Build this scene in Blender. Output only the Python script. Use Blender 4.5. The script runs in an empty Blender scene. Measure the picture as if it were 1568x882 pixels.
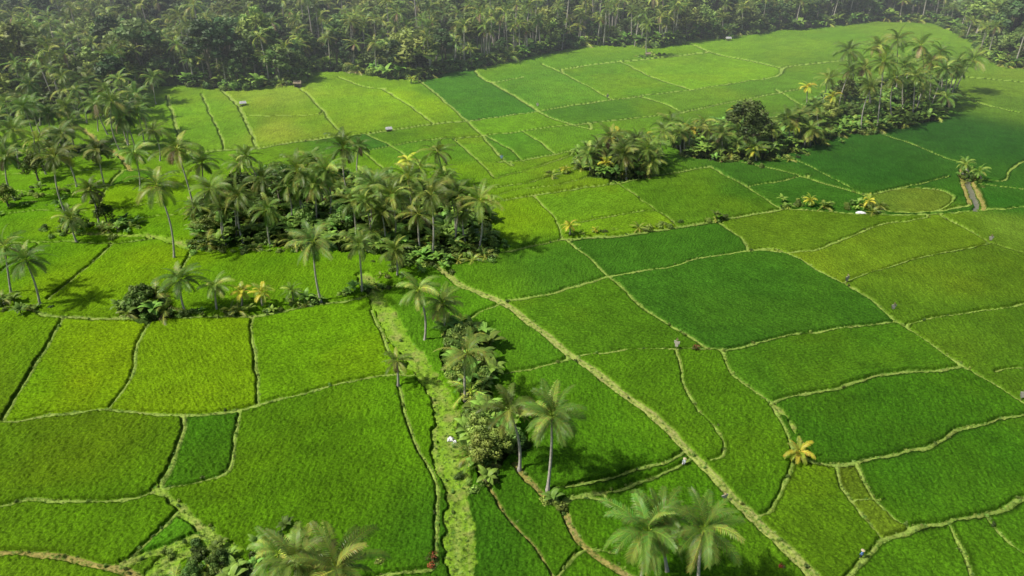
import bpy, math, random
import numpy as np
from mathutils import Vector
random.seed(7); rng=np.random.default_rng(7)
D2R=math.radians
H=80.0; PITCH=D2R(30); F=1120.0
cp,sp=math.cos(PITCH),math.sin(PITCH)
scene=bpy.context.scene
# ------------------------------------------------------------------ survey helpers (photo measurements -> ground metres)
def G(u,v):
    dx=(u-784)/F; dy=-(v-441)/F
    d=(dx, cp+dy*sp, -sp+dy*cp)
    t=H/-d[2]
    return (d[0]*t,d[1]*t)
def atY(u,v,y):
    dx=(u-784)/F; dy=-(v-441)/F
    d=(dx, cp+dy*sp, -sp+dy*cp)
    t=y/d[1]
    return (d[0]*t, H+d[2]*t)
def lin(c):
    r=[]
    for x in c:
        x=x/255
        r.append(x/12.92 if x<=.04045 else ((x+.055)/1.055)**2.4)
    return np.array(r)
def hash2(ix,iy,seed):
    h=(ix.astype(np.int64)*374761393+iy.astype(np.int64)*668265263+seed*2147483647)&0xFFFFFFFF
    h=((h^(h>>13))*1274126177)&0xFFFFFFFF
    h=(h^(h>>16))&0xFFFFFF
    return h/float(0xFFFFFF)
def vnoise(x,y,s,seed=0):
    x=x/s;y=y/s
    ix=np.floor(x);iy=np.floor(y);fx=x-ix;fy=y-iy
    fx=fx*fx*(3-2*fx);fy=fy*fy*(3-2*fy)
    a=hash2(ix,iy,seed);b=hash2(ix+1,iy,seed);c=hash2(ix,iy+1,seed);d=hash2(ix+1,iy+1,seed)
    return (a*(1-fx)+b*fx)*(1-fy)+(c*(1-fx)+d*fx)*fy
def fbm(x,y,s,seed=0,o=3):
    r=0;a=1;t=0
    for i in range(o):
        r=r+a*vnoise(x,y,s/(2**i),seed+i*17);t+=a;a*=.5
    return r/t
# ------------------------------------------------------------------ materials
def mat_ground(name="paddy_material",rows=True):
    m=bpy.data.materials.new(name);m.use_nodes=True
    n=m.node_tree.nodes;l=m.node_tree.links
    b=n["Principled BSDF"];b.inputs["Roughness"].default_value=.8;b.inputs["Specular IOR Level"].default_value=.08
    at=n.new("ShaderNodeAttribute");at.attribute_name="Col"
    ru=n.new("ShaderNodeAttribute");ru.attribute_name="rowuv"
    geo=n.new("ShaderNodeNewGeometry")
    n1=n.new("ShaderNodeTexNoise");n1.inputs["Scale"].default_value=2.7;n1.inputs["Detail"].default_value=4;n1.inputs["Roughness"].default_value=.85
    l.new(geo.outputs["Position"],n1.inputs["Vector"])
    mp=n.new("ShaderNodeMapping");mp.inputs["Scale"].default_value=(2.8,.4,1);l.new(ru.outputs["Vector"],mp.inputs["Vector"])
    n2=n.new("ShaderNodeTexNoise");n2.inputs["Scale"].default_value=1;n2.inputs["Detail"].default_value=2;l.new(mp.outputs[0],n2.inputs["Vector"])
    r1=n.new("ShaderNodeMapRange");r1.inputs["From Min"].default_value=.32;r1.inputs["From Max"].default_value=.68;r1.inputs["To Min"].default_value=.38 if rows else .6;r1.inputs["To Max"].default_value=1.62 if rows else 1.4
    l.new(n1.outputs["Fac"],r1.inputs["Value"])
    r2=n.new("ShaderNodeMapRange");r2.inputs["From Min"].default_value=.3;r2.inputs["From Max"].default_value=.7;r2.inputs["To Min"].default_value=.74 if rows else 1;r2.inputs["To Max"].default_value=1.26 if rows else 1
    l.new(n2.outputs["Fac"],r2.inputs["Value"])
    mu=n.new("ShaderNodeMath");mu.operation='MULTIPLY';l.new(r1.outputs[0],mu.inputs[0]);l.new(r2.outputs[0],mu.inputs[1])
    vm=n.new("ShaderNodeVectorMath");vm.operation='SCALE';l.new(at.outputs["Color"],vm.inputs[0]);l.new(mu.outputs[0],vm.inputs["Scale"])
    l.new(vm.outputs[0],b.inputs["Base Color"])
    bp=n.new("ShaderNodeBump");bp.inputs["Strength"].default_value=.9;bp.inputs["Distance"].default_value=.22 if rows else .1
    l.new(mu.outputs[0],bp.inputs["Height"]);l.new(bp.outputs[0],b.inputs["Normal"])
    return m
def mat_leaf(name,rough=.5,transl=.3,hv=.03,vv=.5,spec=.35):
    m=bpy.data.materials.new(name);m.use_nodes=True
    n=m.node_tree.nodes;l=m.node_tree.links
    b=n["Principled BSDF"];b.inputs["Roughness"].default_value=rough;b.inputs["Specular IOR Level"].default_value=spec
    at=n.new("ShaderNodeAttribute");at.attribute_name="Col"
    oi=n.new("ShaderNodeObjectInfo")
    hs=n.new("ShaderNodeHueSaturation")
    l.new(at.outputs["Color"],hs.inputs["Color"])
    a=n.new("ShaderNodeMapRange");a.inputs["To Min"].default_value=.5-hv;a.inputs["To Max"].default_value=.5+hv*.6;l.new(oi.outputs["Random"],a.inputs["Value"]);l.new(a.outputs[0],hs.inputs["Hue"])
    f=n.new("ShaderNodeMath");f.operation='MULTIPLY';f.inputs[1].default_value=7.31;l.new(oi.outputs["Random"],f.inputs[0])
    fr=n.new("ShaderNodeMath");fr.operation='FRACT';l.new(f.outputs[0],fr.inputs[0])
    v=n.new("ShaderNodeMapRange");v.inputs["To Min"].default_value=1-vv*.6;v.inputs["To Max"].default_value=1+vv;l.new(fr.outputs[0],v.inputs["Value"]);l.new(v.outputs[0],hs.inputs["Value"])
    l.new(hs.outputs[0],b.inputs["Base Color"])
    t=n.new("ShaderNodeBsdfTranslucent");l.new(hs.outputs[0],t.inputs["Color"])
    mx=n.new("ShaderNodeMixShader");mx.inputs[0].default_value=transl
    l.new(b.outputs[0],mx.inputs[1]);l.new(t.outputs[0],mx.inputs[2]);l.new(mx.outputs[0],n["Material Output"].inputs["Surface"])
    return m
def mat_plain(name,col,rough=.7,scale=3,var=.3):
    m=bpy.data.materials.new(name);m.use_nodes=True
    n=m.node_tree.nodes;l=m.node_tree.links;b=n["Principled BSDF"];b.inputs["Roughness"].default_value=rough
    tc=n.new("ShaderNodeTexCoord");no=n.new("ShaderNodeTexNoise");no.inputs["Scale"].default_value=scale;no.inputs["Detail"].default_value=4
    l.new(tc.outputs["Object"],no.inputs["Vector"])
    cr=n.new("ShaderNodeValToRGB");cr.color_ramp.elements[0].position=.3;cr.color_ramp.elements[1].position=.7
    cr.color_ramp.elements[0].color=(*[c*(1-var) for c in col],1);cr.color_ramp.elements[1].color=(*[min(1,c*(1+var)) for c in col],1)
    l.new(no.outputs["Fac"],cr.inputs[0]);l.new(cr.outputs[0],b.inputs["Base Color"])
    return m
M_ground=mat_ground();M_path=mat_ground("path_material",False)
M_leaf=mat_leaf("leaf_material",transl=.25,spec=.25,vv=.7); M_palm=mat_leaf("palm_frond_material",rough=.45,transl=.25,spec=.3,hv=.02,vv=.5)
M_trunk=mat_plain("palm_trunk_material",(.38,.35,.30),.9,2.5,.3)
M_bark=mat_plain("bark_material",(.18,.155,.12),.9,2,.3)
# ------------------------------------------------------------------ polylines: bunds and paths (surveyed points)
B=[] # (pts,width m,kind)  kinds 0 bund 1 grass path 2 track 3 dirt/brown bund 4 water 5 bund with ditch, stronger painted edge shade
def b(s,w=.75,k=0):
    p=[tuple(float(q) for q in a.split(',')) for a in s.split()]
    if k in(0,5): w*=.78
    B.append([p,w,k])
b("-120,655 0,650 80,640 170,630 230,636 290,637 345,633 400,622 500,596 590,578 650,575",1.0)
b("745,583 800,570 870,552",.7)
b("-120,470 0,472 60,478 100,488 200,489 300,487 400,485 490,468 560,457 600,440",1.2,5)
b("100,490 75,530 40,585 5,645",.7); b("228,490 215,530 205,575 185,610 170,630",.7); b("385,488 388,540 398,620",.65)
b("570,478 590,520 600,545 620,575",.7)
b("285,640 270,690 252,745",.9); b("365,632 360,680 345,725 300,742 250,750",.6)
b("-120,800 0,780 60,768 150,770 210,765 245,752",.75); b("245,750 270,770 300,800 350,835",1.3,1)
b("-100,860 0,848 60,848 130,862 200,882 240,920",1.0,3); b("275,785 230,830 195,865",.6); b("185,870 250,850 310,822 350,835",1.0,1)
b("240,882 290,850 350,840 330,890",2.6,1)
b("610,590 620,640 640,690 662,720 666,780 670,862 640,872 580,884 520,900",.7)
b("560,425 590,480 620,530 655,580 680,620 690,680 697,740 702,800 706,882 710,960",3.6,1)
b("655,600 668,640 672,700 690,790",1.0,1);b("710,740 716,800 722,882",1.4,1)
b("745,745 775,785 830,850 850,890",.35,3)
b("790,712 825,755 860,785 890,830 940,868 985,900",1.0,3)
b("850,747 900,745 940,735 1000,715 1042,698",.6,5); b("862,766 920,760 960,748 1030,718 1052,708",.6,5)
b("860,775 890,765 930,770",.4); b("940,845 900,840 860,882",.5)
b("670,412 695,430 720,445 770,465 830,510 880,548 950,600 1010,650 1060,700 1120,760 1180,820 1245,885 1330,970",1.7,2)
b("770,465 850,450 930,428 1010,412 1090,395 1150,385 1205,388",.8); b("770,467 735,482 705,502",.6)
b("870,370 900,395 935,428 990,475 1050,515 1085,537",.7)
b("690,408 760,390 850,372 950,362 1040,350 1100,340 1180,325 1200,320",1.2,5)
b("1200,320 1260,325 1330,330 1420,330 1500,325 1568,320 1700,318",.9)
b("1100,342 1130,362 1145,386",.7); b("1205,388 1250,383 1290,370 1340,348 1420,335",.6)
b("1145,386 1175,382 1205,388 1250,415 1290,435 1340,465 1375,495 1420,525 1470,560 1520,590 1568,620 1640,660",.95)
b("1290,434 1350,415 1420,395 1500,378 1515,375 1568,390 1640,410",.65,5); b("1440,332 1480,352 1515,375",.6)
b("1375,495 1300,503 1230,512 1170,525 1110,538",.8,5); b("1390,497 1450,485 1568,468 1660,455",.6)
b("1470,562 1420,570 1340,580 1270,600 1215,608 1180,620",.8,5)
b("1105,538 1120,570 1145,595 1180,622 1195,650 1203,672 1213,700 1203,740 1180,780 1150,792",.75)
b("1180,622 1205,640 1215,665",.7,1)
b("1040,543 1045,580 1065,620 1095,655 1110,680 1105,698 1085,706",.5)
b("880,548 960,538 1040,538 1110,538",.65)
b("1215,702 1270,712 1330,702 1400,690 1450,668 1500,650 1568,640 1650,630",.8,5)
b("1275,712 1290,750 1320,790 1350,828",.6); b("1305,708 1325,745 1350,780 1395,812",.6); b("1312,770 1345,768",.5)
b("1395,812 1450,805 1520,790 1568,765 1650,745",.85,5); b("1395,812 1352,830 1330,855 1295,890 1270,930",.85)
b("1455,808 1470,850 1490,900",.6); b("1510,795 1540,830 1568,850 1620,870",.6); b("1520,572 1568,565 1640,560",.5)
# middle right
b("815,302 832,318 850,335 862,366",.6); b("755,312 820,300 890,290 960,280 1010,270 1085,258",.9,5)
b("745,290 800,284 840,272 880,262",.6,5);b("755,302 800,292 870,282 900,272",.5); b("760,275 800,265 840,252 875,240",.6,5)
b("880,342 950,330 1005,325 1042,350",.6,5); b("935,275 965,295 1005,325",.55); b("1088,258 1130,280 1180,312 1195,320",.7)
b("1130,250 1200,265 1270,285 1320,300",.6); b("1140,288 1200,278 1240,270",.5); b("1200,240 1250,262 1320,300 1340,312",.5)
b("1320,300 1380,290 1420,280 1450,272",.7,5); b("1340,312 1360,325 1420,326 1480,318",.8); b("1340,296 1400,290 1450,296 1462,312 1420,326",.5)
b("1478,264 1483,285 1488,303 1496,320",1.1,4); b("1472,262 1476,290 1484,314",1.0,3); b("1488,270 1496,298 1506,318",1.1,3)
b("1340,205 1400,225 1450,245 1490,258",.5); b("1490,275 1530,280 1550,262 1580,240",.7,0); b("1500,285 1568,292 1650,300",.5)
b("1190,140 1230,165 1260,185",.5)
# upper
b("258,148 265,175 280,220 292,238",.8); b("340,140 370,170 385,205 395,230",1.0); b("310,145 318,165 335,200 345,232",.4)
b("280,238 345,232 395,229 440,220 510,212 560,207 640,195 715,187",1.0,5)
b("458,135 490,165 520,205",.6); b("585,138 625,162 665,190",.6); b("520,120 560,135 590,138",.4)
b("372,180 430,180 490,178",.35)
b("640,124 680,155 715,187 740,210 765,240 785,255",.8)
b("715,187 770,180 825,172 900,160 970,150 1050,140 1130,128 1190,118 1200,105 1260,98 1300,94",.9,5)
b("755,128 790,150 825,172 850,185 905,200",.8); b("725,103 735,118 755,128 800,120",.6)
b("830,100 870,118 935,153",.5); b("950,95 1000,120 1055,138",.5); b("1060,70 1100,85 1150,95 1200,107",.5)
b("860,108 930,98 1010,90 1080,82",.4); b("980,150 1020,162 1045,175",.4)
b("740,210 800,203 860,195 950,185 1040,175 1100,162 1180,146 1270,130",.8,5)
b("520,240 600,225 650,217 740,210",.7,5); b("560,207 600,226 640,255",.6); b("530,210 560,235 590,262",.5)
b("765,250 840,240 900,225",.6,5); b("800,203 830,222 850,238",.5); b("695,215 735,250 755,272",.6); b("745,210 780,230 800,248",.4)
b("130,200 160,225 190,245 200,262",1.2,3); b("0,240 80,235 160,225",.6); b("150,292 260,268 380,255 440,242 520,240",.8,5)
b("292,238 310,258",.6); b("-100,335 0,330 60,325 150,325 240,312",.7,5); b("0,290 70,300 150,292",.6)
b("-100,380 0,375 80,372 170,375 240,368",.7,5); b("170,378 130,415 75,460",.7); b("60,376 30,400 0,420",.5)
b("90,358 180,362 250,366 300,382",2.4,1);b("300,382 280,410 262,430",.8); b("-100,268 60,268 150,262 240,262",.5); b("190,262 165,290 150,325",.6); b("180,345 230,335 290,330",.5)
b("1460,140 1500,160 1560,175",.4); b("1480,120 1568,128 1640,132",.4)
KCOL={0:lin((134,164,80)),1:lin((120,162,48)),2:lin((146,170,84)),3:lin((150,146,88)),4:lin((104,102,84)),5:lin((126,156,76))}
def cr(p):
    out=[]
    P=[p[0]]+list(p)+[p[-1]]
    for i in range(1,len(P)-2):
        p0,p1,p2,p3=P[i-1],P[i],P[i+1],P[i+2]
        n=max(2,int(math.dist(p1,p2)/7))
        for j in range(n):
            t=j/n
            out.append(tuple(.5*((2*p1[k])+(-p0[k]+p2[k])*t+(2*p0[k]-5*p1[k]+4*p2[k]-p3[k])*t*t+(-p0[k]+3*p1[k]-3*p2[k]+p3[k])*t**3) for k in (0,1)))
    out.append(p[-1]); return out
RS=[cr(q[0]) for q in B]
for i,q in enumerate(RS):
    for end in (0,-1):
        e=q[end];best=None;bd=13
        for j,r in enumerate(RS):
            if j==i: continue
            for a in r:
                d=math.hypot(a[0]-e[0],(a[1]-e[1]))
                if d<bd: bd=d;best=a
        if best and bd>.5:
            if end==0: q.insert(0,best)
            else: q.append(best)
# ------------------------------------------------------------------ terrain fan mesh
NR,NC=1080,1300
A0,A1=D2R(58),D2R(7.6); S=.84
al=np.linspace(A0,A1,NR); yr=H/np.tan(al); sl=np.sqrt(yr**2+H**2)
sc=np.linspace(-S,S,NC)
Y=np.repeat(yr[:,None],NC,1); X=sl[:,None]*sc[None,:]
dyc=np.gradient(yr); dxc=sl*(2*S/(NC-1))
D=np.full((NR,NC),5.0); DC=np.full((NR,NC),9.0); K=np.zeros((NR,NC),np.int8); SG=np.zeros((NR,NC))
WX=X+(fbm(X,Y,6,201,2)-.5)*1.5;WY=Y+(fbm(X,Y,6,202,2)-.5)*1.5
def rowof(y): return (A0-math.atan2(H,max(y,1)))/(A0-A1)*(NR-1)
for (pp,w,k),q in zip(B,RS):
    W=[G(*a) for a in q]
    for i in range(len(W)-1):
        (x0,y0),(x1,y1)=W[i],W[i+1]
        m=4.2+w
        r0=max(0,int(rowof(min(y0,y1)-m)));r1=min(NR,int(rowof(max(y0,y1)+m))+2)
        if r1<=r0: continue
        ss=[(x+e)/math.hypot(max(y+f,1),H) for x,y in((x0,y0),(x1,y1)) for e in(-m,m) for f in(-m,m)]
        c0=max(0,int((min(ss)+S)/(2*S)*(NC-1)));c1=min(NC,int((max(ss)+S)/(2*S)*(NC-1))+2)
        if c1<=c0: continue
        xs=WX[r0:r1,c0:c1];ys=WY[r0:r1,c0:c1]
        dx,dy=x1-x0,y1-y0;L2=dx*dx+dy*dy+1e-9
        t=np.clip(((xs-x0)*dx+(ys-y0)*dy)/L2,0,1)
        ey=ys-y0-t*dy
        d=np.hypot(xs-x0-t*dx,ey)
        sg=d-w/2
        cur=D[r0:r1,c0:c1]; mk=sg<cur
        cur[mk]=sg[mk]; DC[r0:r1,c0:c1][mk]=d[mk]; K[r0:r1,c0:c1][mk]=k; SG[r0:r1,c0:c1][mk]=(ey/(d+1e-6))[mk]
D0=D.copy()
cell=np.maximum(dyc,dxc)[:,None]
D=D+(fbm(X,Y,1.6,5,3)-.5)*np.where(K==1,1.6,.45)
D=D-np.clip(cell-.35,0,1.4)*.27
def inpoly(x,y,poly):
    ins=np.zeros(x.shape,bool);n=len(poly)
    for i in range(n):
        x0,y0=poly[i];x1,y1=poly[(i+1)%n]
        if y0==y1: continue
        c=((y0>y)!=(y1>y))&(x<(x1-x0)*(y-y0)/(y1-y0)+x0)
        ins^=c
    return ins
def pts(s): return [tuple(float(q) for q in a.split(',')) for a in s.split()]
edge=[G(*a) for a in pts("-260,178 0,190 100,178 180,165 215,138 270,130 350,140 455,130 470,108 530,110 600,121 650,121 700,110 760,99 830,84 900,70 1000,74 1110,56 1200,47 1260,42 1340,32 1440,38 1500,68 1530,102 1568,107 1800,112")]
forest=edge+[(1500,400),(1500,1500),(-1500,1500),(-1500,300)]
groves={
 'g1':"290,385 300,330 345,292 440,268 560,275 680,295 750,330 765,378 690,395 640,408 560,388 420,378",
 'g2':"670,490 700,490 745,520 760,580 745,612 710,615 700,580",
 'g3':"712,645 745,640 800,660 805,700 770,720 730,735 715,700",
 'g4':"880,240 930,225 1000,225 1015,255 985,275 925,278 890,262",
 'g5':"1020,225 1060,195 1130,190 1190,190 1250,195 1270,215 1220,235 1150,250 1060,245",
 'g6':"1225,175 1260,150 1320,130 1440,120 1465,150 1440,185 1350,205 1280,212",
 'g8':"190,470 240,455 262,485 225,492"}
GP={k:[G(*a) for a in pts(v)] for k,v in groves.items()}
FOR=inpoly(X,Y+ (vnoise(X,Y,9,3)-.5)*10,forest)
GRV=np.zeros_like(FOR)
for k,p in GP.items():
    GRV|=inpoly(X+(vnoise(X,Y,4,8)-.5)*5,Y+(vnoise(X,Y,4,9)-.5)*5,p)
# labels
wall=(D0<np.maximum(0.02,cell*.62-.2))|FOR
lab=np.where(wall,0,-1).astype(np.int32).ravel().tolist()
nl=0
for s0 in range(NR*NC):
    if lab[s0]!=-1: continue
    nl+=1;st=[s0];lab[s0]=nl
    while st:
        a=st.pop();c=a%NC
        if c and lab[a-1]==-1: lab[a-1]=nl;st.append(a-1)
        if c<NC-1 and lab[a+1]==-1: lab[a+1]=nl;st.append(a+1)
        if a>=NC and lab[a-NC]==-1: lab[a-NC]=nl;st.append(a-NC)
        if a<NR*NC-NC and lab[a+NC]==-1: lab[a+NC]=nl;st.append(a+NC)
lab=np.array(lab,np.int32).reshape(NR,NC)
for it in range(10):
    for sh,ax in((1,0),(-1,0),(1,1),(-1,1)):
        r=np.roll(lab,sh,ax); m=(lab==0)&(r>0); lab[m]=r[m]
print("regions",nl)
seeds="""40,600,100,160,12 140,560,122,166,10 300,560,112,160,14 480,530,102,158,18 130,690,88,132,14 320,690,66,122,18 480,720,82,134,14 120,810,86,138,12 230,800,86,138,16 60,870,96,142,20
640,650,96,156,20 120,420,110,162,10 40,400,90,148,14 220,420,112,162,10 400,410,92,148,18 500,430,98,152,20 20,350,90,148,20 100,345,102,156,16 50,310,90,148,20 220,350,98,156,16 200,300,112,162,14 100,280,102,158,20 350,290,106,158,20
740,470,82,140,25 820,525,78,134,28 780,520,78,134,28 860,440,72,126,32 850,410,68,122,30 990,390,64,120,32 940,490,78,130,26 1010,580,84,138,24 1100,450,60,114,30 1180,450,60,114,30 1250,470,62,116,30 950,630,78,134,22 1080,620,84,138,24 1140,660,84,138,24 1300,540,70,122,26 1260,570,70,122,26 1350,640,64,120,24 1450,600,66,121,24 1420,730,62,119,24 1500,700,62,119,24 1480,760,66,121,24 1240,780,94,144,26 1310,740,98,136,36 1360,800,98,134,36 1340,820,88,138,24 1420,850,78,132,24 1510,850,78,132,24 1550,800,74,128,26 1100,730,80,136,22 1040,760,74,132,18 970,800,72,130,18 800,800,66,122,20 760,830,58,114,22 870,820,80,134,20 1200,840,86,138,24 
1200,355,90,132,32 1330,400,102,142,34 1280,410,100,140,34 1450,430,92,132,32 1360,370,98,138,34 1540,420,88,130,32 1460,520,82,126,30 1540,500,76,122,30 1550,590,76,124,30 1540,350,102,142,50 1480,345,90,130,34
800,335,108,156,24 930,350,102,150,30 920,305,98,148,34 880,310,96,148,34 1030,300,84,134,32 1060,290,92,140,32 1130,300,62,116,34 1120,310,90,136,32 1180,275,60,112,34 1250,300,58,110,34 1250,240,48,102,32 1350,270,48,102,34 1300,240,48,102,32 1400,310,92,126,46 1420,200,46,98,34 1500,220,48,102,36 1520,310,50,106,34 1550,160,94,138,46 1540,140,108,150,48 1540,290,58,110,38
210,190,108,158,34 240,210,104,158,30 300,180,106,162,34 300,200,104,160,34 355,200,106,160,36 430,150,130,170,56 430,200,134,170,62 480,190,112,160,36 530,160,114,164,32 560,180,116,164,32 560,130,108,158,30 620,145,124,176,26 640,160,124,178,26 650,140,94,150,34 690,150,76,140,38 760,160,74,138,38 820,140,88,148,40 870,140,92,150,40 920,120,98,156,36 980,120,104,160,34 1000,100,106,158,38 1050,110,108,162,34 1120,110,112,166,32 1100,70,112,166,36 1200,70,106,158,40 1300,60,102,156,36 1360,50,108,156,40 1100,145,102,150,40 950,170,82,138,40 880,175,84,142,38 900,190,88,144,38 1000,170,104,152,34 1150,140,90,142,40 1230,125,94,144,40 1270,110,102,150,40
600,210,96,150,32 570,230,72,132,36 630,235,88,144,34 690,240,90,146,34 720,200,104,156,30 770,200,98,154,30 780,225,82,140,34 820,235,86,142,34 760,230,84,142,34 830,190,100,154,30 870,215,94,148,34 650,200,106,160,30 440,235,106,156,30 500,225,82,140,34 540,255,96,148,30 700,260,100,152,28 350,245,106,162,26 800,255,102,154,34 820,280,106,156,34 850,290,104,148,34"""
SL={}  # field colours hold painted light: cloud shadow at right, backlit glow at left
for q in seeds.split():
    v=[float(a) for a in q.split(',')]
    x,y=G(v[0],v[1]);r=int(round(rowof(y)));c=int(round((x/math.hypot(y,H)+S)/(2*S)*(NC-1)))
    L=int(lab[min(NR-1,max(0,r)),min(NC-1,max(0,c))]);SL.setdefault(L,[]).append((x,y,lin(v[2:])))
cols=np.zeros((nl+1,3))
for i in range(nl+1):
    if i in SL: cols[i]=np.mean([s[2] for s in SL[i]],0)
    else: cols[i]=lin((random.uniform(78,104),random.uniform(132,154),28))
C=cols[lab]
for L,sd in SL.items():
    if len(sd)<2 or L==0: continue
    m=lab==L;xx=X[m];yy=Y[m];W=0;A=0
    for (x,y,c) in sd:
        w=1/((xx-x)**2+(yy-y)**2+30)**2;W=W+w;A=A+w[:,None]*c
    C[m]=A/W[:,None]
C*=np.array([1.17,1.0,.72])
hz=rng.uniform(-.18,.18,nl+1); ang=rng.uniform(0,3.14,nl+1); pat=rng.uniform(.15,.9,nl+1); bri=rng.uniform(.9,1.1,nl+1)
C=C*bri[lab][...,None]
nz=fbm(X,Y,14,11,3);nz2=fbm(X,Y,3.2,21,3)
ye=np.clip((nz-.5)*5,0,1)*pat[lab]*.6
C=C*(1-ye[...,None])+ye[...,None]*C*np.array([1.4,1.08,.9])
C=C*(.76+.48*nz2)[...,None]*(.84+.32*fbm(X,Y,30,31,2))[...,None]
an=ang[lab];U=X*np.cos(an)+Y*np.sin(an)+1.6*vnoise(X,Y,7,91)
rw=np.sin(U*2*math.pi/.95)
C=C*(1+.07*rw*np.clip(1.5-Y/160,0,1)*(vnoise(X,Y,9,92)))[...,None]
def sst(a,b_,x):
    t=np.clip((x-a)/(b_-a),0,1);return t*t*(3-2*t)
micro=(vnoise(X,Y,.42,41)-.5)*.36*np.clip(1.6-Y/160,.25,1)+(vnoise(X,Y,1.3,42)-.5)*.14
Z=.58+hz[lab]+micro
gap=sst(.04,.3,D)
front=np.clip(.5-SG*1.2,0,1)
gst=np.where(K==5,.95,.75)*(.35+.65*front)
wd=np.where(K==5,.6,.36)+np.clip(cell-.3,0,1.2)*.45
gd=1-gst*np.clip(1-np.abs(D-.24)/wd,0,1)*(vnoise(X,Y,5,51)*.6+.65).clip(0,1)  # dark line beside bunds: rice-edge shade painted over mud, stronger in front
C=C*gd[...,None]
kc=np.stack([KCOL[i] for i in range(6)])[K]*np.array([1.05,.97,.8])*(1+np.clip(cell-.5,0,1)*.2)[...,None]
bn=fbm(X,Y,1.3,61,3)
kc=kc*(.68+.64*bn)[...,None]
br=np.clip((fbm(X,Y,2.2,71,3)-.55)*5,0,1)*np.where((K==1)|(K==2)|(K==3),.5,.25)
kc=kc*(1-br[...,None])+br[...,None]*lin((152,142,92))
ctr=np.exp(-(DC/.5)**2)*(K==1)*.4*vnoise(X,Y,4,77)
kc=kc*(1-ctr[...,None])+ctr[...,None]*lin((170,165,105))
rut=np.exp(-((np.abs(DC)-.42)/.2)**2)*(K==2)*.4*(Y<260)
kc=kc*(1-rut[...,None])+rut[...,None]*lin((168,160,112))
inb=1-sst(-.1,.1,D)
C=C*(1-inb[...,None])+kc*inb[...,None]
zb=np.where(K==4,-.15,np.where(K==0,.34,np.where(K==5,.34,.2)))+(bn-.5)*.2
Zl=np.where(D<0.1,zb*(1-sst(-.2,.1,D)*.7),zb*.3)
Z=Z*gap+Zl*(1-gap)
FG=FOR|GRV
C[FG]=lin((62,86,30))*(.5+bn[FG][:,None])
Z[FG]=.05+micro[FG]
def grid_object(name,facemask,mat):
    ii=np.arange(NR*NC).reshape(NR,NC)
    q=np.stack([ii[:-1,:-1],ii[:-1,1:],ii[1:,1:],ii[1:,:-1]],-1)[facemask]
    used=np.unique(q);rm=np.full(NR*NC,-1,np.int64);rm[used]=np.arange(len(used));q=rm[q]
    me=bpy.data.meshes.new(name);nv=len(used);nf=len(q)
    me.vertices.add(nv);co=np.stack([X.ravel()[used],Y.ravel()[used],Z.ravel()[used]],-1).astype(np.float32)
    me.vertices.foreach_set("co",co.ravel())
    me.loops.add(nf*4);me.loops.foreach_set("vertex_index",q.ravel().astype(np.int32))
    me.polygons.add(nf);me.polygons.foreach_set("loop_start",(np.arange(nf)*4).astype(np.int32))
    me.polygons.foreach_set("use_smooth",np.ones(nf,bool))
    me.update(calc_edges=True)
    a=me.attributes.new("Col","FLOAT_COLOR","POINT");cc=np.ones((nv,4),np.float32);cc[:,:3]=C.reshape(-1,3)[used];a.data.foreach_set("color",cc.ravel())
    an=ang[lab].ravel()[used];xx=co[:,0];yy=co[:,1]
    uv=np.zeros((nv,3),np.float32);uv[:,0]=xx*np.cos(an)+yy*np.sin(an);uv[:,1]=-xx*np.sin(an)+yy*np.cos(an)
    a=me.attributes.new("rowuv","FLOAT_VECTOR","POINT");a.data.foreach_set("vector",uv.ravel())
    me.materials.append(mat);o=bpy.data.objects.new(name,me);scene.collection.objects.link(o);return o
fD=D[:-1,:-1];fK=K[:-1,:-1];fF=FG[:-1,:-1]
pm=(fD<.05)&~fF&((fK==1)|(fK==2)|(fK==3)); bm=(fD<.05)&~fF&((fK==0)|(fK==5)); wm=(fD<.05)&~fF&(fK==4)
grid_object("forest_floor",fF,M_path)
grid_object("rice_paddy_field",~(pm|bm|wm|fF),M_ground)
grid_object("grass_bund",bm,M_path); grid_object("footpath",pm,M_path)
M_water=mat_plain("muddy_water_material",(.15,.15,.10),.3,1.0,.2)
grid_object("irrigation_canal",wm,M_water)
def simple_mesh(name,v,f,mat):
    me=bpy.data.meshes.new(name);me.from_pydata(v,[],f);me.update()
    if mat: me.materials.append(mat)
    return me
me=simple_mesh("ground",[(-5000,-3000,-.6),(5000,-3000,-.6),(5000,8000,-.6),(-5000,8000,-.6)],[(0,1,2,3)],mat_plain("ground_material",(.05,.09,.02),.9,.02,.4))
scene.collection.objects.link(bpy.data.objects.new("ground",me))
# ------------------------------------------------------------------ plants
class MB:
    def __init__(s): s.v=[];s.f=[];s.c=[];s.m=[]
    def face(s,ps,col,mi=0):
        i=len(s.v);s.v+=[tuple(p) for p in ps];s.f.append(tuple(range(i,i+len(ps))));s.c.append(tuple(col));s.m.append(mi)
    def tube(s,pts_,rad,n,col,mi):
        i0=len(s.v)
        for (p,r) in zip(pts_,rad):
            for k in range(n):
                a=2*math.pi*k/n;s.v.append((p[0]+r*math.cos(a),p[1]+r*math.sin(a),p[2]))
        for j in range(len(pts_)-1):
            for k in range(n):
                s.f.append((i0+j*n+k,i0+j*n+(k+1)%n,i0+(j+1)*n+(k+1)%n,i0+(j+1)*n+k));s.c.append(tuple(col));s.m.append(mi)
    def mesh(s,name,mats):
        me=bpy.data.meshes.new(name);me.from_pydata(s.v,[],s.f);me.update()
        a=me.attributes.new("Col","FLOAT_COLOR","FACE")
        cc=np.ones((len(s.f),4),np.float32);cc[:,:3]=np.array(s.c);a.data.foreach_set("color",cc.ravel())
        me.polygons.foreach_set("material_index",np.array(s.m,np.int32))
        for m in mats: me.materials.append(m)
        return me
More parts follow.
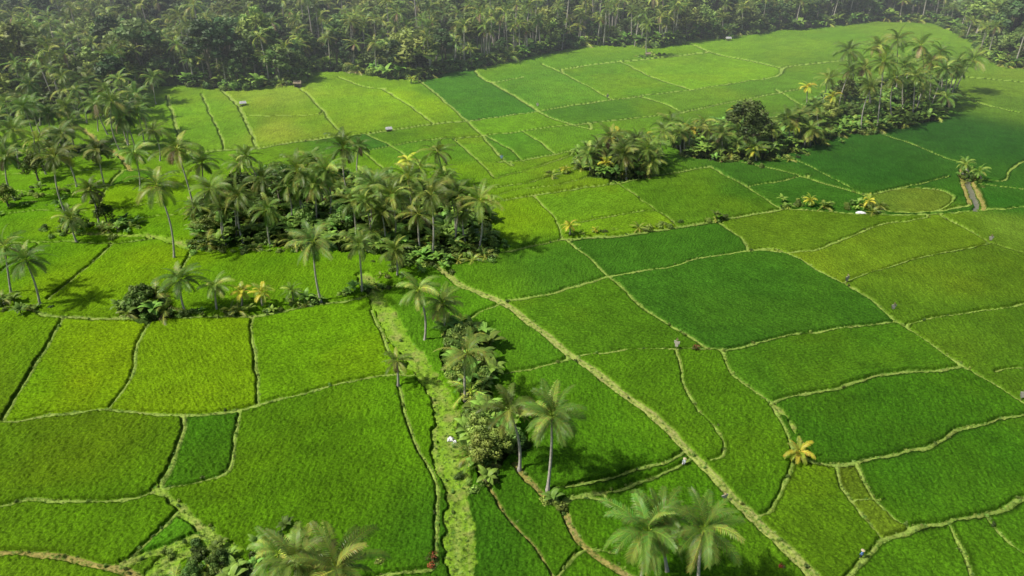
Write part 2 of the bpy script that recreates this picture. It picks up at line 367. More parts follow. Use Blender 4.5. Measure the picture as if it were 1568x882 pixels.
def vn(a):
    l=math.sqrt(a[0]**2+a[1]**2+a[2]**2)+1e-9;return (a[0]/l,a[1]/l,a[2]/l)
def frond(B_,o,az,e0,L,n,droop,col,lw,ll,R,lod=False,roll=0):
    p=list(o);st=L/n
    yawd=R.uniform(-.25,.25)
    prev=None
    for i in range(n+1):
        t=i/n;e=e0-droop*t**1.35;a=az+yawd*t;ca,sa=math.cos(a),math.sin(a)
        fw=(math.cos(e)*ca,math.cos(e)*sa,math.sin(e));up=(-math.sin(e)*ca,-math.sin(e)*sa,math.cos(e));sd=(-sa,ca,0)
        sd=tuple(sd[k]*math.cos(roll)+up[k]*math.sin(roll) for k in range(3))
        if prev is not None:
            w=.07*(1-t)+.02
            B_.face([[prev[k]-psd[k]*w for k in range(3)],[prev[k]+psd[k]*w for k in range(3)],[p[k]+sd[k]*w for k in range(3)],[p[k]-sd[k]*w for k in range(3)]],(col[0]*1.6+.05,col[1]*1.5+.05,col[2]*1.2))
        prev=tuple(p);psd=sd
        if t>.12:
            l=ll*(.35+.75*math.sin(math.pi*min(1,.1+t*.86)))*R.uniform(.85,1.1)
            for s_ in(-1,1):
                dr=vn([s_*sd[k]*.82+fw[k]*(.5+.4*t)+up[k]*.22 for k in range(3)])
                hang=R.uniform(.2,.5)*l
                mid=[p[k]+dr[k]*l*.5 for k in range(3)];mid[2]-=hang*.12
                tip=[p[k]+dr[k]*l*.95 for k in range(3)];tip[2]-=hang
                c=[q*R.uniform(.8,1.2) for q in col]
                h=lw/2
                if lod: B_.face([[p[k]-fw[k]*h for k in range(3)],[p[k]+fw[k]*h for k in range(3)],[tip[k] +fw[k]*h*.3 for k in range(3)]],c)
                else:
                    B_.face([[p[k]-fw[k]*h for k in range(3)],[p[k]+fw[k]*h for k in range(3)],[mid[k]+fw[k]*h for k in range(3)],[mid[k]-fw[k]*h for k in range(3)]],c)
                    B_.face([[mid[k]-fw[k]*h for k in range(3)],[mid[k]+fw[k]*h for k in range(3)],tip],c)
        for k in range(3): p[k]+=fw[k]*st
def crown(B_,R,nf,L,n,lw,ll,tone,lod=False,o=(0,0,0)):
    for i in range(nf):
        t=(i+.5)/nf
        az=i*2.39996+R.uniform(-.3,.3)
        e0=math.radians(84-120*t**.9+R.uniform(-9,9))
        dr=math.radians(R.uniform(62,98)-25*t)
        k=R.uniform(.7,1.3)
        if tone=='y': col=(.52*k,.50*k,.05*k) if R.random()<.6 else (.28*k,.38*k,.04)
        else:
            col=(.115*k,.195*k,.028*k)
            if t>.6 and R.random()<.3: col=(.23*k,.26*k,.05*k)
            if t>.88 and R.random()<.45: col=(.24*k,.18*k,.09*k)
            if R.random()<.22: col=(.27*k,.34*k,.06*k)
        frond(B_,o,az,e0,L*R.uniform(.78,1.08)*(.8+.35*math.sin(math.pi*min(1,t+.15))),n,dr,col,lw,ll,R,lod,R.uniform(-.6,.6))
    for i in range(9):
        a=R.uniform(0,6.28);r=R.uniform(.25,.5);c=(o[0]+r*math.cos(a),o[1]+r*math.sin(a),o[2]-R.uniform(.2,.6));s=.16
        q=[(c[0]+s,c[1],c[2]),(c[0],c[1]+s,c[2]),(c[0]-s,c[1],c[2]),(c[0],c[1]-s,c[2])];T=(c[0],c[1],c[2]+s);Bt=(c[0],c[1],c[2]-s)
        for k in range(4):
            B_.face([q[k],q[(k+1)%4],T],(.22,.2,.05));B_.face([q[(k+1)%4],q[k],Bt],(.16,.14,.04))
CROWNS={'g':[],'y':[]}
for i in range(9):
    m=MB();R=random.Random(100+i);crown(m,R,R.randint(20,27),5.4,26,.14,1.25,'g');CROWNS['g'].append(m.mesh("palm_crown",[M_palm]))
for i in range(3):
    m=MB();R=random.Random(200+i);crown(m,R,16,3.9,22,.15,1.1,'y');CROWNS['y'].append(m.mesh("yellow_palm_crown",[M_palm]))
def palm(cu,cv,bu,bv,size=1.0,tone='g',name=None):
    x,y=G(bu,bv);cx,cz=atY(cu,cv,y);R=random.Random(int(cu*31+cv*17+bu))
    if tone=='g' and y>120: size*=1.08
    add_palm(x,y,cx,cz,size,tone,R,name)
def add_palm(x,y,cx,cz,size,tone,R,name=None,cy=None):
    if cy is None: cy=y+R.uniform(-.6,.6)
    name=name or ("coconut_palm_tree" if tone=='g' else "yellow_palm_tree")
    e=bpy.data.objects.new(name,None);e.location=(x,y,0);scene.collection.objects.link(e);e.empty_display_size=.5
    m=MB();P=[];r=[];n=10
    bow=R.uniform(-.07,.07)*cz;bw2=R.uniform(-.05,.05)*cz
    for i in range(n+1):
        t=i/n;P.append(((cx-x)*t**1.4+bow*math.sin(math.pi*t),(cy-y)*t+bw2*math.sin(math.pi*t),cz*t));r.append(.15+.09*(1-t)+.17*max(0,1-t*8))
    m.tube(P,r,8,(.2,.2,.2),0)
    tr=bpy.data.objects.new("trunk",m.mesh("palm_trunk",[M_trunk]));tr.parent=e;scene.collection.objects.link(tr)
    c=bpy.data.objects.new("crown",R.choice(CROWNS[tone]));c.parent=e;c.location=(cx-x,cy-y,cz);q=R.uniform(.9,1.08)
    c.scale=(size*q,size*q,size*R.uniform(.85,1.1))
    c.rotation_euler=(R.uniform(-.18,.18),R.uniform(-.18,.18),R.uniform(0,6.28));scene.collection.objects.link(c)
def leafcloud(B_,R,c,rad,n,ls,col,flat=.75):
    for i in range(n):
        d=vn((R.gauss(0,1),R.gauss(0,1),R.gauss(0,1)+.25));rr=rad*R.uniform(.55,1.08)
        p=(c[0]+d[0]*rr,c[1]+d[1]*rr,c[2]+d[2]*rr*flat)
        nrm=vn((d[0]+R.gauss(0,.55),d[1]+R.gauss(0,.55),d[2]+.35+R.gauss(0,.45)))
        a=vn((nrm[1]+.01,-nrm[0],R.uniform(-.4,.4)));bb=(nrm[1]*a[2]-nrm[2]*a[1],nrm[2]*a[0]-nrm[0]*a[2],nrm[0]*a[1]-nrm[1]*a[0])
        s=ls*R.uniform(.6,1.3);k=R.uniform(.75,1.25)*(.75+.35*max(0,d[2]))  # lower leaves darker: crown shade painted into the leaf colour
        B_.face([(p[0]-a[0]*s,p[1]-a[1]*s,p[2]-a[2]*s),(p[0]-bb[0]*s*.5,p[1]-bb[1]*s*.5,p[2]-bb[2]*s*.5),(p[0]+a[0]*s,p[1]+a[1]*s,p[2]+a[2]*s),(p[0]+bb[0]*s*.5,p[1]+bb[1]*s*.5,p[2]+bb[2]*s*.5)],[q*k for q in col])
def broad(R,h,cr_,ncl,nle,ls,col):
    m=MB()
    th=h*.5;m.tube([(0,0,0),(.1,0,th*.5),(.2,.1,th),(.2,.1,h*.75)],[.35,.26,.2,.08],7,(.1,.1,.1),1)
    for i in range(ncl):
        a=i*2.4+R.uniform(-.4,.4);q=math.sqrt((i+.5)/ncl)
        rr=cr_*q*R.uniform(.75,1.05);z=h*.55+(h*.42)*(1-q**2)*R.uniform(.8,1.1)+R.uniform(-.6,.6)
        c=(rr*math.cos(a),rr*math.sin(a),z);rad=cr_*R.uniform(.26,.42);k=R.uniform(.7,1.35)
        if i%2==0: m.tube([(.15,.1,th*R.uniform(.6,1)),(c[0]*.5,c[1]*.5,(th+z)/2),(c[0],c[1],z)],[.14,.09,.04],5,(.1,.1,.1),1)
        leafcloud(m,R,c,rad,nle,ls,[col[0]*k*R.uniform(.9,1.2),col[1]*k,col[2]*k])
    return m
def proto(pref,i,me,coll):
    o=bpy.data.objects.new(f"{pref}_{i:02d}",me);coll.objects.link(o)
fc=bpy.data.collections.new("forest_tree_kinds");uc=bpy.data.collections.new("undergrowth_kinds")
for i in range(5):
    R=random.Random(300+i);m=MB();h=R.uniform(13,20);lx=R.uniform(-1.5,1.5)
    m.tube([(lx*t**1.5,0,h*t) for t in(0,.25,.5,.75,1)],[.34,.28,.25,.23,.2],6,(.2,.2,.2),1)
    crown(m,R,17,4.9,12,.32,1.2,'g',True,(lx,0,h));me=m.mesh("forest_palm",[M_palm,M_trunk])
    proto("tree",i,me,fc)
bc=[(.11,.19,.045),(.14,.23,.045),(.08,.145,.04),(.20,.30,.06),(.12,.20,.06),(.15,.22,.045)]
for i in range(6):
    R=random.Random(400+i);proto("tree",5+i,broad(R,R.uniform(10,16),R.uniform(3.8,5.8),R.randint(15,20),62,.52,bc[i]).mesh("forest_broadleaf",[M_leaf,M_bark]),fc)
def banana(R,h=3.2):
    m=MB();m.tube([(0,0,0),(0,0,h*.55)],[.16,.1],6,(.12,.14,.05),0)
    for i in range(9):
        az=i*2.4+R.uniform(-.3,.3);e=math.radians(R.uniform(35,78));L=R.uniform(1.9,2.7);p=[0,0,h*.5];n=6;k=R.uniform(.8,1.3);col=(.16*k,.29*k,.045*k)
        ca,sa=math.cos(az),math.sin(az);pr=None
        for j in range(n+1):
            t=j/n;w=.42*math.sin(math.pi*min(1,.08+t*.9))+.03
            a=[p[0]-sa*w,p[1]+ca*w,p[2]-.1*w];c=[p[0]+sa*w,p[1]-ca*w,p[2]-.1*w];mi=list(p)
            if pr: m.face([pr[0],pr[1],mi,a],col);m.face([pr[1],pr[2],c,mi],[q*.85 for q in col])
            pr=(a,mi,c);ee=e-1.7*t**1.3
            p=[p[0]+math.cos(ee)*ca*L/n,p[1]+math.cos(ee)*sa*L/n,p[2]+math.sin(ee)*L/n]
    return m
def shrub(R,col,r=1.3,n=70,ls=.24,k=5):
    m=MB()
    for i in range(k):
        a=R.uniform(0,6.28);q=R.uniform(0,r*.8);kk=R.uniform(.7,1.3);z=R.uniform(.5,1.5)*r*.7
        m.tube([(0,0,0),(q*math.cos(a)*.6,q*math.sin(a)*.6,z*.6),(q*math.cos(a),q*math.sin(a),z)],[.05,.04,.02],4,(.1,.09,.05),1)
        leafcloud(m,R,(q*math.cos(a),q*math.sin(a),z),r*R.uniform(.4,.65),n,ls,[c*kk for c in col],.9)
    return m
for i in range(2): proto("under",i,banana(random.Random(500+i)).mesh("banana_leafs",[M_leaf]),uc)
for i,c in enumerate([(.13,.22,.04),(.17,.27,.045),(.10,.17,.035)]):
    proto("under",2+i,shrub(random.Random(510+i),c).mesh("shrub_leafs",[M_leaf,M_bark]),uc)
m=MB();crown(m,random.Random(520),14,3.2,14,.2,.9,'g',True,(0,0,.9));m.tube([(0,0,0),(0,0,.9)],[.15,.1],6,(.2,.2,.2),1);proto("under",5,m.mesh("young_palm",[M_palm,M_trunk]),uc)
gc=bpy.data.collections.new("grass_kinds")
for i in range(3):
    R=random.Random(600+i);m=MB()
    for j in range(20):
        a=R.uniform(0,6.28);r=R.uniform(0,.28);l=R.uniform(.2,.5);x,y=r*math.cos(a),r*math.sin(a);dx,dy=R.gauss(0,.22),R.gauss(0,.22);w=.04;k=R.uniform(.8,1.3)
        m.face([(x-w,y,0),(x+w,y,0),(x+dx,y+dy,l)],[(.2*k,.34*k,.05*k),(.28*k,.38*k,.08*k),(.15*k,.28*k,.04*k)][i])
    proto("tuft",i,m.mesh("grass_blades",[M_leaf]),gc)
def scatter(name,P,coll,idx,scl,tilt=.05):
    N=len(P);me=bpy.data.meshes.new(name);me.vertices.add(N);me.vertices.foreach_set("co",np.asarray(P,np.float32).ravel());me.update()
    a=me.attributes.new("idx","INT","POINT");a.data.foreach_set("value",np.asarray(idx,np.int32))
    a=me.attributes.new("scl","FLOAT_VECTOR","POINT");a.data.foreach_set("vector",np.asarray(scl,np.float32).ravel())
    r=np.zeros((N,3),np.float32);r[:,:2]=rng.uniform(-tilt,tilt,(N,2));r[:,2]=rng.uniform(0,6.28,N)
    a=me.attributes.new("rot","FLOAT_VECTOR","POINT");a.data.foreach_set("vector",r.ravel())
    o=bpy.data.objects.new(name,me);scene.collection.objects.link(o)
    ng=bpy.data.node_groups.new(name,"GeometryNodeTree")
    ng.interface.new_socket("Geometry",in_out='INPUT',socket_type='NodeSocketGeometry');ng.interface.new_socket("Geometry",in_out='OUTPUT',socket_type='NodeSocketGeometry')
    n=ng.nodes;l=ng.links;gi=n.new("NodeGroupInput");go=n.new("NodeGroupOutput")
    ip=n.new("GeometryNodeInstanceOnPoints");ci=n.new("GeometryNodeCollectionInfo")
    ci.inputs["Collection"].default_value=coll;ci.inputs["Separate Children"].default_value=True;ci.inputs["Reset Children"].default_value=True
    def na(nm,t):
        q=n.new("GeometryNodeInputNamedAttribute");q.data_type=t;q.inputs["Name"].default_value=nm;return q.outputs["Attribute"]
    l.new(gi.outputs[0],ip.inputs["Points"]);l.new(ci.outputs[0],ip.inputs["Instance"]);ip.inputs["Pick Instance"].default_value=True
    l.new(na("idx","INT"),ip.inputs["Instance Index"]);l.new(na("scl","FLOAT_VECTOR"),ip.inputs["Scale"])
    er=n.new("FunctionNodeEulerToRotation");l.new(na("rot","FLOAT_VECTOR"),er.inputs[0]);l.new(er.outputs[0],ip.inputs["Rotation"])
    l.new(ip.outputs[0],go.inputs[0]);o.modifiers.new("instances","NODES").node_group=ng
    return o
# forest mass
SP=7.4
gx,gy=np.meshgrid(np.arange(-560,560,SP),np.arange(150,590,SP));gx=gx.ravel()+rng.uniform(-3.6,3.6,gx.size);gy=gy.ravel()+rng.uniform(-3.6,3.6,gy.size)
k=inpoly(gx,gy,forest)&(np.abs(gx)<.82*gy+40);gx=gx[k];gy=gy[k]
nzf=fbm(gx,gy,60,77,2);pal=rng.random(len(gx))<np.where(nzf>.5,.6,.2)
idx=np.where(pal,rng.integers(0,5,len(gx)),rng.integers(5,11,len(gx)))
s=np.where(pal,rng.uniform(.95,1.3,len(gx)),rng.uniform(.75,1.5,len(gx))+(rng.random(len(gx))<.12)*.8);sc3=np.stack([s,s,s*rng.uniform(.7,1.15,len(gx))],-1)
scatter("forest",np.stack([gx,gy,0*gx],-1),fc,idx,sc3,.1)
print("forest",len(gx))
E=np.array(edge);P=[];P2=[]
for i in range(len(E)-1):
    d=math.dist(E[i],E[i+1]);n=int(d*1.3)
    for j in range(n):
        t=random.random();P.append((E[i][0]*(1-t)+E[i+1][0]*t+random.gauss(0,1.5),E[i][1]*(1-t)+E[i+1][1]*t+abs(random.gauss(0,6))-2.5,0))
    for j in range(int(d*.16)):
        t=random.random();P2.append((E[i][0]*(1-t)+E[i+1][0]*t,E[i][1]*(1-t)+E[i+1][1]*t+abs(random.gauss(0,6))-1,0))
s=rng.uniform(1.0,2.4,len(P));scatter("forest_edge_undergrowth",P,uc,rng.integers(0,6,len(P)),np.stack([s,s,s],-1))
s=rng.uniform(.55,1.15,len(P2));scatter("forest_edge_palms",P2,fc,rng.integers(0,5,len(P2)),np.stack([s*0+1.1,s*0+1.1,s],-1),.12)
def inside(poly,n,R):
    xs=[p[0] for p in poly];ys=[p[1] for p in poly];o=[]
    while len(o)<n:
        x,y=R.uniform(min(xs),max(xs)),R.uniform(min(ys),max(ys))
        if inpoly(np.array([x]),np.array([y]),poly)[0]: o.append((x,y,0))
    return o
def parea(p): return abs(sum(p[i][0]*p[(i+1)%len(p)][1]-p[(i+1)%len(p)][0]*p[i][1] for i in range(len(p))))/2
P=[];R=random.Random(9)
for k,p in GP.items(): 
    a=parea(p);P+=inside(p,int(a/3.6),R)
s=rng.uniform(.7,1.6,len(P));scatter("grove_undergrowth",P,uc,rng.choice([0,0,1,1,2,3,4,5],len(P)),np.stack([s,s,s],-1))
BT=[broad(random.Random(700+i),1.0*h,c,18,150,.28,col).mesh("broadleaf",[M_leaf,M_bark]) for i,(h,c,col) in enumerate([(8,3.3,(.11,.19,.035)),(7,3.0,(.15,.24,.045)),(9.5,4,(.08,.14,.03)),(6,2.6,(.13,.22,.04))])]
def tree(u,v,s=1,kind=None,name="broadleaf_tree"):
    x,y=G(u,v);o=bpy.data.objects.new(name,random.choice(BT) if kind is None else BT[kind]);o.location=(x,y,0);o.scale=(s,s,s);o.rotation_euler=(0,0,random.uniform(0,6.28));scene.collection.objects.link(o)
for a in [(340,340,1),(400,345,1.2),(430,320,1.3,2),(375,330,1.2,2),(470,355,1),(530,360,.9),(590,365,.9),(320,365,.8),(640,370,.8,1),(705,548,.9,1),(728,572,.8,3),(700,590,.7,1),(716,525,.7,3),(740,590,.6,3),(692,512,.6,3),(735,680,.8,1),(765,700,.8,3),(722,650,.6,3),(740,715,.8,1),(785,690,.7,3),(222,478,1,3),(1137,232,1.7,2),(1150,235,1.2,2),(212,480,.8,3),(1265,195,1.2,1),(1300,190,1,1),(1245,200,.9,3),(1100,225,.8,0),(1180,225,.9,0),(1230,215,.9,0),(1380,170,1.1,2),(1330,190,1,0),(930,258,.9,0),(1290,165,1.3,0),(165,345,.7,0),(118,360,.8,0),(60,280,1,0),(15,320,.9,1),(95,240,1,0),(150,255,.9,3),(340,875,.5,1),(300,890,.5,3)]:
    tree(*a)
for a in [(845,640,838,755,1),(780,632,795,722,.95),(715,540,713,615,.95),(677,465,682,515,.95),(640,445,650,525,.95),(608,552,610,592,.6),
 (990,815,978,905,1.05),(1078,812,1070,915,.95),(1010,790,1022,880,.8),(455,862,452,960,1.05),(515,868,512,975,1.05),(425,850,430,940,.8),
 (40,398,62,470,1),(480,372,492,465,1),(550,375,555,450,.8),(275,430,285,482,.9),(328,440,333,478,.7),(448,445,450,466,.5),(605,382,608,425,.8),(240,285,267,398,1.05),
 (455,262,470,345,1.1),(525,228,535,305,1.1),(670,232,675,290,1),(735,308,732,388,1),(660,300,662,398,1),(270,228,302,345,1.05),(205,235,215,292,1),(210,172,222,225,1),(172,155,186,235,1.1),(100,165,112,225,1.1),(35,165,55,240,1.1),
 (45,130,62,195,1),(85,240,100,325,1.1),(10,240,25,310,1),(140,290,152,345,.9),(110,335,118,372,.8),(5,380,18,452,.9),(95,205,110,262,1),(150,230,160,285,.9),(60,215,72,270,1),(235,200,245,250,.9),(20,200,30,262,1),(310,250,322,330,1),
 (500,262,505,340,1),(440,285,446,345,1),(480,285,484,350,1),(570,285,575,360,1),(600,300,604,375,.95),(625,275,630,360,1),(540,310,545,375,.95),(690,295,695,370,1),(710,325,715,380,.85),(640,330,644,390,.9),(585,325,590,385,.9),(365,300,372,372,.95),(410,320,415,380,.9),(340,320,345,375,.8),
 (1355,95,1342,203,1.15),(1300,78,1306,150,1.1),(1490,92,1462,145,1.2),(1375,62,1372,150,1.1),(1410,70,1405,160,1.1),(1345,70,1350,140,1.1),(1440,80,1438,150,1),(1425,95,1420,165,1.1),(1385,100,1382,175,1.1),(1400,115,1396,185,1.1),(1450,105,1440,168,1.1),(1370,120,1366,190,1),(1325,105,1328,180,1),(1465,100,1452,158,1),(1330,130,1335,190,.9),
 (1205,180,1208,226,1),(1225,178,1224,222,.9),(935,212,940,260,1),(990,228,995,268,.9),(1015,200,1012,245,.9),(975,215,978,258,.9),(915,225,918,262,.8),(955,230,958,270,.9),(900,235,903,265,.8),(1085,200,1088,232,.8),(1105,205,1108,240,.8),(1040,205,1043,240,.8),(1180,200,1182,235,.8),(1155,225,1157,247,.8),(1250,165,1254,205,.9),
 (992,38,990,88,1),(1118,45,1119,60,.8),(1480,252,1484,275,.5),(1500,262,1502,280,.5)]:
    palm(*a)
for a in [(872,345,872,362,.62),(1222,690,1222,706,.62),(368,448,370,472,.75),(402,447,403,472,.75),(1058,198,1055,232,1),(1155,232,1157,250,.8),(1330,308,1332,322,.6),(912,352,912,360,.3),(865,258,866,268,.6),(1215,193,1216,228,.8),(945,205,950,245,.9),(928,250,928,270,.8),(1240,305,1240,318,.6),(570,302,572,360,.7),(630,120,630,130,.6)]:
    palm(*a,tone='y')
R=random.Random(44)
for k,n,hh in(('g1',24,(5,14)),('g4',8,(3,8)),('g5',14,(3,8)),('g6',16,(7,17))):
    for (x,y,z) in inside(GP[k],n,R):
        h=R.uniform(*hh);add_palm(x,y,x+R.uniform(-1.5,1.5),h,R.uniform(.75,1.05),'g' if R.random()<.9 else 'y',R)
for i in range(34):
    u=R.uniform(-20,240);v=R.uniform(165,300) if u<120 else R.uniform(150,235);x,y=G(u,v);h=R.uniform(7,16);add_palm(x,y,x+R.uniform(-2,2),h,R.uniform(.85,1.15),'g',R)
def line_px(s,n,jit,R):
    q=cr(pts(s));o=[]
    for i in range(n):
        a=R.choice(q);x,y=G(*a);o.append((x+R.gauss(0,jit),y+R.gauss(0,jit),.05))
    return o
P=[];
P+=line_px("880,362 960,354 1040,347 1110,338",26,.8,R);P+=line_px("1195,318 1240,318 1290,318 1340,322",40,1.5,R);P+=line_px("840,275 870,262 890,255",26,1.6,R)
P+=line_px("180,478 300,484 400,480 500,462 590,440",70,.7,R);P+=line_px("290,890 360,872 440,870 500,880",90,2.4,R);P+=line_px("90,355 150,350 200,352",60,2.5,R);P+=line_px("1050,240 1150,252 1230,238",50,2,R)
P+=line_px("600,410 630,412 680,405",60,2,R);P+=line_px("0,470 60,480",20,1.5,R);P+=line_px("640,400 700,400 765,385",70,1.6,R);P+=line_px("290,385 400,385 500,385",60,1.2,R)
P+=line_px("0,240 60,235 130,235 190,250",120,5,R);P+=line_px("0,320 60,300 120,310",50,4,R);P+=line_px("1040,230 1280,215",60,3,R);P+=line_px("985,90 1015,86",25,2,R);P+=line_px("1100,60 1130,58",20,2,R);P+=line_px("1470,272 1500,280",20,2,R)
P+=line_px("725,620 730,680 745,745",30,1.2,R);P+=line_px("860,790 840,768",6,.7,R)
s=rng.uniform(.3,1.0,len(P));scatter("roadside_shrubs",P,uc,rng.choice([0,2,3,3,4,5],len(P)),np.stack([s,s,s],-1))
# small weeds on the dikes
P=[]
for (pp,w,k),q in zip(B,RS):
    for a in q:
        if random.random()<.16:
            x,y=G(*a)
            if y<330: P.append((x+random.gauss(0,.4),y+random.gauss(0,.4),.2))
s=rng.uniform(.12,.34,len(P));scatter("dike_weeds",P,uc,rng.choice([2,3,3,4],len(P)),np.stack([s,s,s],-1))
sel=np.where((D<.15)&(~FG)&(Y<210)&(K!=4)&(rng.random(D.shape)<np.where(K==1,.08,.09)))
N=len(sel[0]);print("tufts",N)
x=X[sel]+rng.uniform(-.1,.1,N);y=Y[sel]+rng.uniform(-.1,.1,N);z=Z[sel];s=rng.uniform(.35,.9,N)
scatter("grass_tufts",np.stack([x,y,z-.02],-1),gc,rng.integers(0,3,N),np.stack([s,s,s*.8],-1))
# ------------------------------------------------------------------ small built things
def emp(name,u,v,rz=0):
    x,y=G(u,v);e=bpy.data.objects.new(name,None);e.location=(x,y,.2);e.rotation_euler=(0,0,rz);scene.collection.objects.link(e);return e
def part(name,e,v,f,mat):
    o=bpy.data.objects.new(name,simple_mesh(name,v,f,mat));o.parent=e;scene.collection.objects.link(o);return o
def boxvf(x0,x1,y0,y1,z0,z1):
    return [(x0,y0,z0),(x1,y0,z0),(x1,y1,z0),(x0,y1,z0),(x0,y0,z1),(x1,y0,z1),(x1,y1,z1),(x0,y1,z1)],[(3,2,1,0),(4,5,6,7),(0,1,5,4),(1,2,6,5),(2,3,7,6),(3,0,4,7)]
M_tin=mat_plain("tin_roof_material",(.4,.4,.4),.6,2,.3);M_thatch=mat_plain("thatch_material",(.25,.2,.13),.95,5,.35);M_wood=mat_plain("wood_material",(.2,.14,.09),.8,4,.3)
M_white=mat_plain("white_cloth_material",(.7,.7,.69),.8,6,.08);M_wall=mat_plain("hut_wall_material",(.35,.3,.24),.9,3,.2)
def hut(u,v,w,d,h,roof,rz,walls=False):
    e=emp("farm_hut",u,v,rz)
    for i,(sx,sy) in enumerate(((-1,-1),(1,-1),(1,1),(-1,1))):
        vv,ff=boxvf(sx*w/2-.08,sx*w/2+.08,sy*d/2-.08,sy*d/2+.08,0,h);part(f"post_{i+1}",e,vv,ff,M_wood)
    vv,ff=boxvf(-w/2+.1,w/2-.1,-d/2+.1,d/2-.1,.45,.6);part("floor",e,vv,ff,M_wood)
    a,b_=w/2+.4,d/2+.4;r=h+d*.38
    V=[(-a,-b_,h-.15),(a,-b_,h-.15),(a,b_,h-.15),(-a,b_,h-.15),(-a*.9,0,r),(a*.9,0,r),(-a,-b_,h-.27),(a,-b_,h-.27),(a,b_,h-.27),(-a,b_,h-.27)]
    part("roof",e,V,[(0,1,5,4),(2,3,4,5),(3,0,4),(1,2,5),(0,6,7,1),(2,8,9,3),(9,8,7,6),(1,7,8,2),(3,9,6,0)],roof)
    if walls:
        vv,ff=boxvf(-w/2+.12,w/2-.12,d/2-.2,d/2-.1,.6,h-.1);part("back_wall",e,vv,ff,M_wall)
        vv,ff=boxvf(-w/2+.1,-w/2+.2,-d/2+.15,d/2-.25,.6,h-.1);part("side_wall",e,vv,ff,M_wall)
for a in [(346,135,3,2,2.0,M_thatch,.2,True),(366,133,3.6,2.2,2.0,M_tin,-.1,True),(373,164,1.8,1.4,1.6,M_tin,.4),(457,135,2.6,2,2.2,M_thatch,0,True),(596,203,1.5,1.2,1.4,M_tin,.3),(1238,44,4,2.6,2.2,M_thatch,.1,True),(1258,42,3,2.4,2.2,M_tin,.2,True),(1115,64,2,1.6,1.8,M_tin,0),(992,88,1.6,1.4,1.8,M_thatch,0)]:
    hut(*a)
def sack(name,u,v,w,d,h,mat=M_white):
    n=12;V=[];Fc=[];R=random.Random(int(u))
    for j in range(n+1):
        for i in range(n+1):
            a=i/n*2-1;c=j/n*2-1;e=max(0,1-(abs(a)**3+abs(c)**3));V.append((a*w/2+R.uniform(-.03,.03),c*d/2+R.uniform(-.03,.03),h*(e**.4)*(.7+.3*math.sin(5*a+3*c)+R.uniform(-.1,.1)) ))
    for j in range(n):
        for i in range(n): q=j*(n+1)+i;Fc.append((q,q+1,q+n+2,q+n+1))
    x,y=G(u,v);o=bpy.data.objects.new(name,simple_mesh(name,V,Fc,mat));o.location=(x,y,.4);scene.collection.objects.link(o)
sack("white_tarpaulin",1317,328,2.8,1.2,.4);sack("white_sack",690,676,1.0,.8,.5);sack("white_sack",697,680,.6,.6,.4);sack("white_sack",1046,713,.4,.3,.3)
def scare(u,v,h=2.6,col=(.4,.38,.3)):
    e=emp("scarecrow",u,v,random.uniform(-.5,.5));vv,ff=boxvf(-.04,.04,-.04,.04,0,h);part("pole",e,vv,ff,M_wood)
    vv,ff=boxvf(-.6,.6,-.03,.03,h*.68,h*.68+.06);part("arms",e,vv,ff,M_wood)
    mt=mat_plain("scarecrow_cloth_material",col,.9,5,.2)
    part("shirt",e,[(-.55,-.06,h*.72),(.55,-.06,h*.72),(.5,-.07,h*.5),(.28,-.1,h*.52),(.3,-.12,h*.3),(-.28,-.12,h*.28),(-.28,-.1,h*.52),(-.5,-.07,h*.52),(-.55,.08,h*.72),(.55,.08,h*.72),(.3,.14,h*.3),(-.28,.14,h*.28)],[(0,1,2,3,6,7),(6,3,4,5),(1,0,8,9),(8,11,10,9)],mt)
    m=MB();R=random.Random(3);leafcloud(m,R,(0,0,h*.86),.2,40,.12,(.4,.33,.18));o=bpy.data.objects.new("straw_head",m.mesh("straw_head",[M_leaf]));o.parent=e;scene.collection.objects.link(o)
for a in [(1035,537,2.8),(1295,436,2.6),(1366,478,2.2),(1562,615,2.6),(1515,372,2.2),(768,246,2,(.3,.45,.6)),(823,166,2.4),(930,152,2.2),(1108,768,1.6)]: scare(*a)
for (u,v,s) in [(1065,538,1.0),(664,858,.9),(661,872,.7),(1195,872,.5)]:
    m=shrub(random.Random(int(u)),(.14,.16,.04),.9*s,60,.14,4);R=random.Random(int(v))
    leafcloud(m,R,(0,0,.8*s),.75*s,90,.12,(.45,.07,.05),.9)
    x,y=G(u,v);o=bpy.data.objects.new("red_flowering_shrub",m.mesh("red_shrub",[M_leaf,M_bark]));o.location=(x,y,.25);scene.collection.objects.link(o)
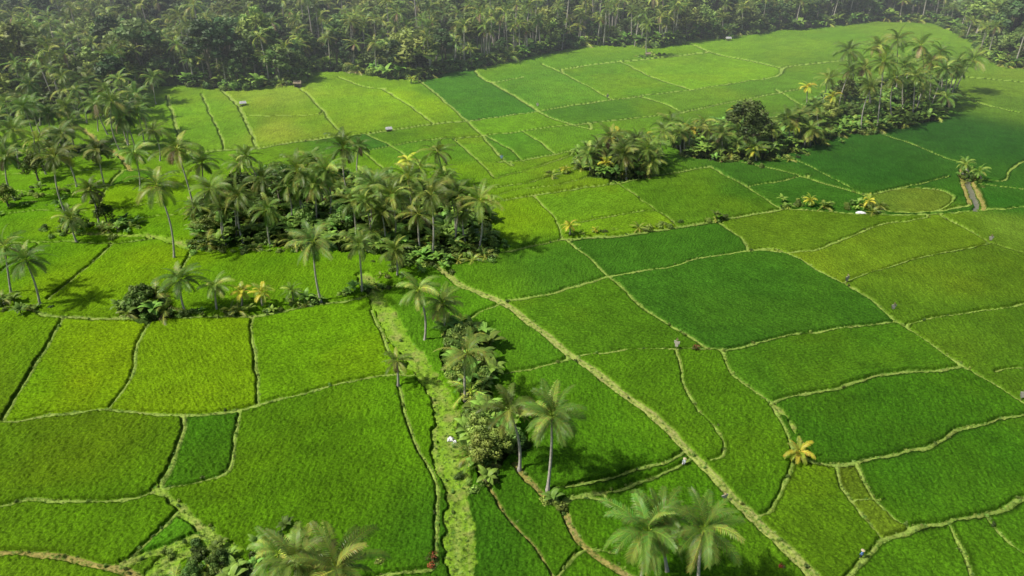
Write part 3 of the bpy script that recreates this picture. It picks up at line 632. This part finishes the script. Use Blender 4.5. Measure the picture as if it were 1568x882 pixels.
def farmer(u,v,shirt,rz):
    e=emp("farmer",u,v,rz)
    J=[(0,0,.92),(0,.02,1.15),(0,.03,1.38),(0,.03,1.5),(0,.05,1.62),(.19,.03,1.36),(.25,.1,1.1),(.22,.28,.95),(-.19,.03,1.36),(-.25,.08,1.1),(-.24,.22,.9),(.1,0,.86),(.12,.06,.48),(.13,-.02,.06),(.13,.12,.03),(-.1,0,.86),(-.12,.1,.48),(-.14,.1,.06),(-.14,.25,.03)]
    Ed=[(0,1),(1,2),(2,3),(3,4),(2,5),(5,6),(6,7),(2,8),(8,9),(9,10),(0,11),(11,12),(12,13),(13,14),(0,15),(15,16),(16,17),(17,18)]
    Rd=[.15,.14,.16,.06,.1,.075,.05,.035,.075,.05,.035,.09,.065,.045,.04,.09,.065,.045,.04]
    me=bpy.data.meshes.new("body");me.from_pydata(J,Ed,[]);o=bpy.data.objects.new("body",me);o.parent=e;scene.collection.objects.link(o)
    o.modifiers.new("skin","SKIN");sv=me.skin_vertices[0].data
    for i,r in enumerate(Rd): sv[i].radius=(r,r)
    sv[0].use_root=True;sb=o.modifiers.new("sub","SUBSURF");sb.levels=1;sb.render_levels=1
    mm=bpy.data.materials.new("farmer_clothes_material");mm.use_nodes=True;n=mm.node_tree.nodes;l=mm.node_tree.links
    tc=n.new("ShaderNodeTexCoord");sx=n.new("ShaderNodeSeparateXYZ");crp=n.new("ShaderNodeValToRGB");crp.color_ramp.interpolation='CONSTANT'
    l.new(tc.outputs["Object"],sx.inputs[0]);dv=n.new("ShaderNodeMath");dv.operation='DIVIDE';dv.inputs[1].default_value=2;l.new(sx.outputs["Z"],dv.inputs[0]);l.new(dv.outputs[0],crp.inputs[0])
    el=crp.color_ramp.elements;el[0].position=0;el[0].color=(.25,.14,.09,1);el[1].position=.12;el[1].color=(.05,.05,.07,1)
    for p_,c_ in((.47,shirt),(.73,(.25,.14,.09))):
        q=el.new(p_);q.color=(*c_,1)
    l.new(crp.outputs[0],n["Principled BSDF"].inputs["Base Color"]);me.materials.append(mm)
    V=[(0,.05,1.86)]+[(.27*math.cos(a*.5236),.05+.27*math.sin(a*.5236),1.68) for a in range(12)]
    part("straw_hat",e,V,[(0,i,i%12+1) for i in range(1,13)],mat_plain("straw_material",(.5,.42,.25),.9,8,.2))
farmer(1317,858,(.15,.28,.6),.5);farmer(1047,716,(.55,.6,.65),2)
# humid air hanging over the far forest valley
vv,ff=boxvf(-900,900,190,1100,-3,70)
hm=bpy.data.materials.new("haze_material");hm.use_nodes=True;n=hm.node_tree.nodes;n.remove(n["Principled BSDF"])
vs=n.new("ShaderNodeVolumeScatter");vs.inputs["Color"].default_value=(.88,.94,1,1);vs.inputs["Density"].default_value=.0006;vs.inputs["Anisotropy"].default_value=.1
hm.node_tree.links.new(vs.outputs[0],n["Material Output"].inputs["Volume"])
scene.collection.objects.link(bpy.data.objects.new("haze",simple_mesh("haze",vv,ff,hm)))
# ------------------------------------------------------------------ light, sky, camera
el=D2R(52);sx,sy=.965,.26
d=Vector((sx*math.cos(el),sy*math.cos(el),-math.sin(el)))
L=bpy.data.lights.new("sun","SUN");L.energy=5.0;L.angle=D2R(.5);L.color=(1,.95,.85);o=bpy.data.objects.new("sun",L);o.rotation_euler=d.to_track_quat('-Z','Y').to_euler();scene.collection.objects.link(o)
w=bpy.data.worlds.new("World");scene.world=w;w.use_nodes=True;n=w.node_tree.nodes
sk=n.new("ShaderNodeTexSky");sk.sky_type='NISHITA';sk.sun_disc=False;sk.sun_elevation=el;sk.sun_rotation=math.atan2(-sx,-sy);sk.dust_density=2.5
w.node_tree.links.new(sk.outputs[0],n["Background"].inputs[0]);n["Background"].inputs[1].default_value=.095
c=bpy.data.cameras.new("camera");c.sensor_width=36;c.lens=36*F/1568;c.clip_end=20000;o=bpy.data.objects.new("camera",c);o.location=(0,0,H);o.rotation_euler=(math.pi/2-PITCH,0,0);scene.collection.objects.link(o);scene.camera=o
scene.view_settings.view_transform='Standard';scene.view_settings.look='None';scene.view_settings.exposure=0
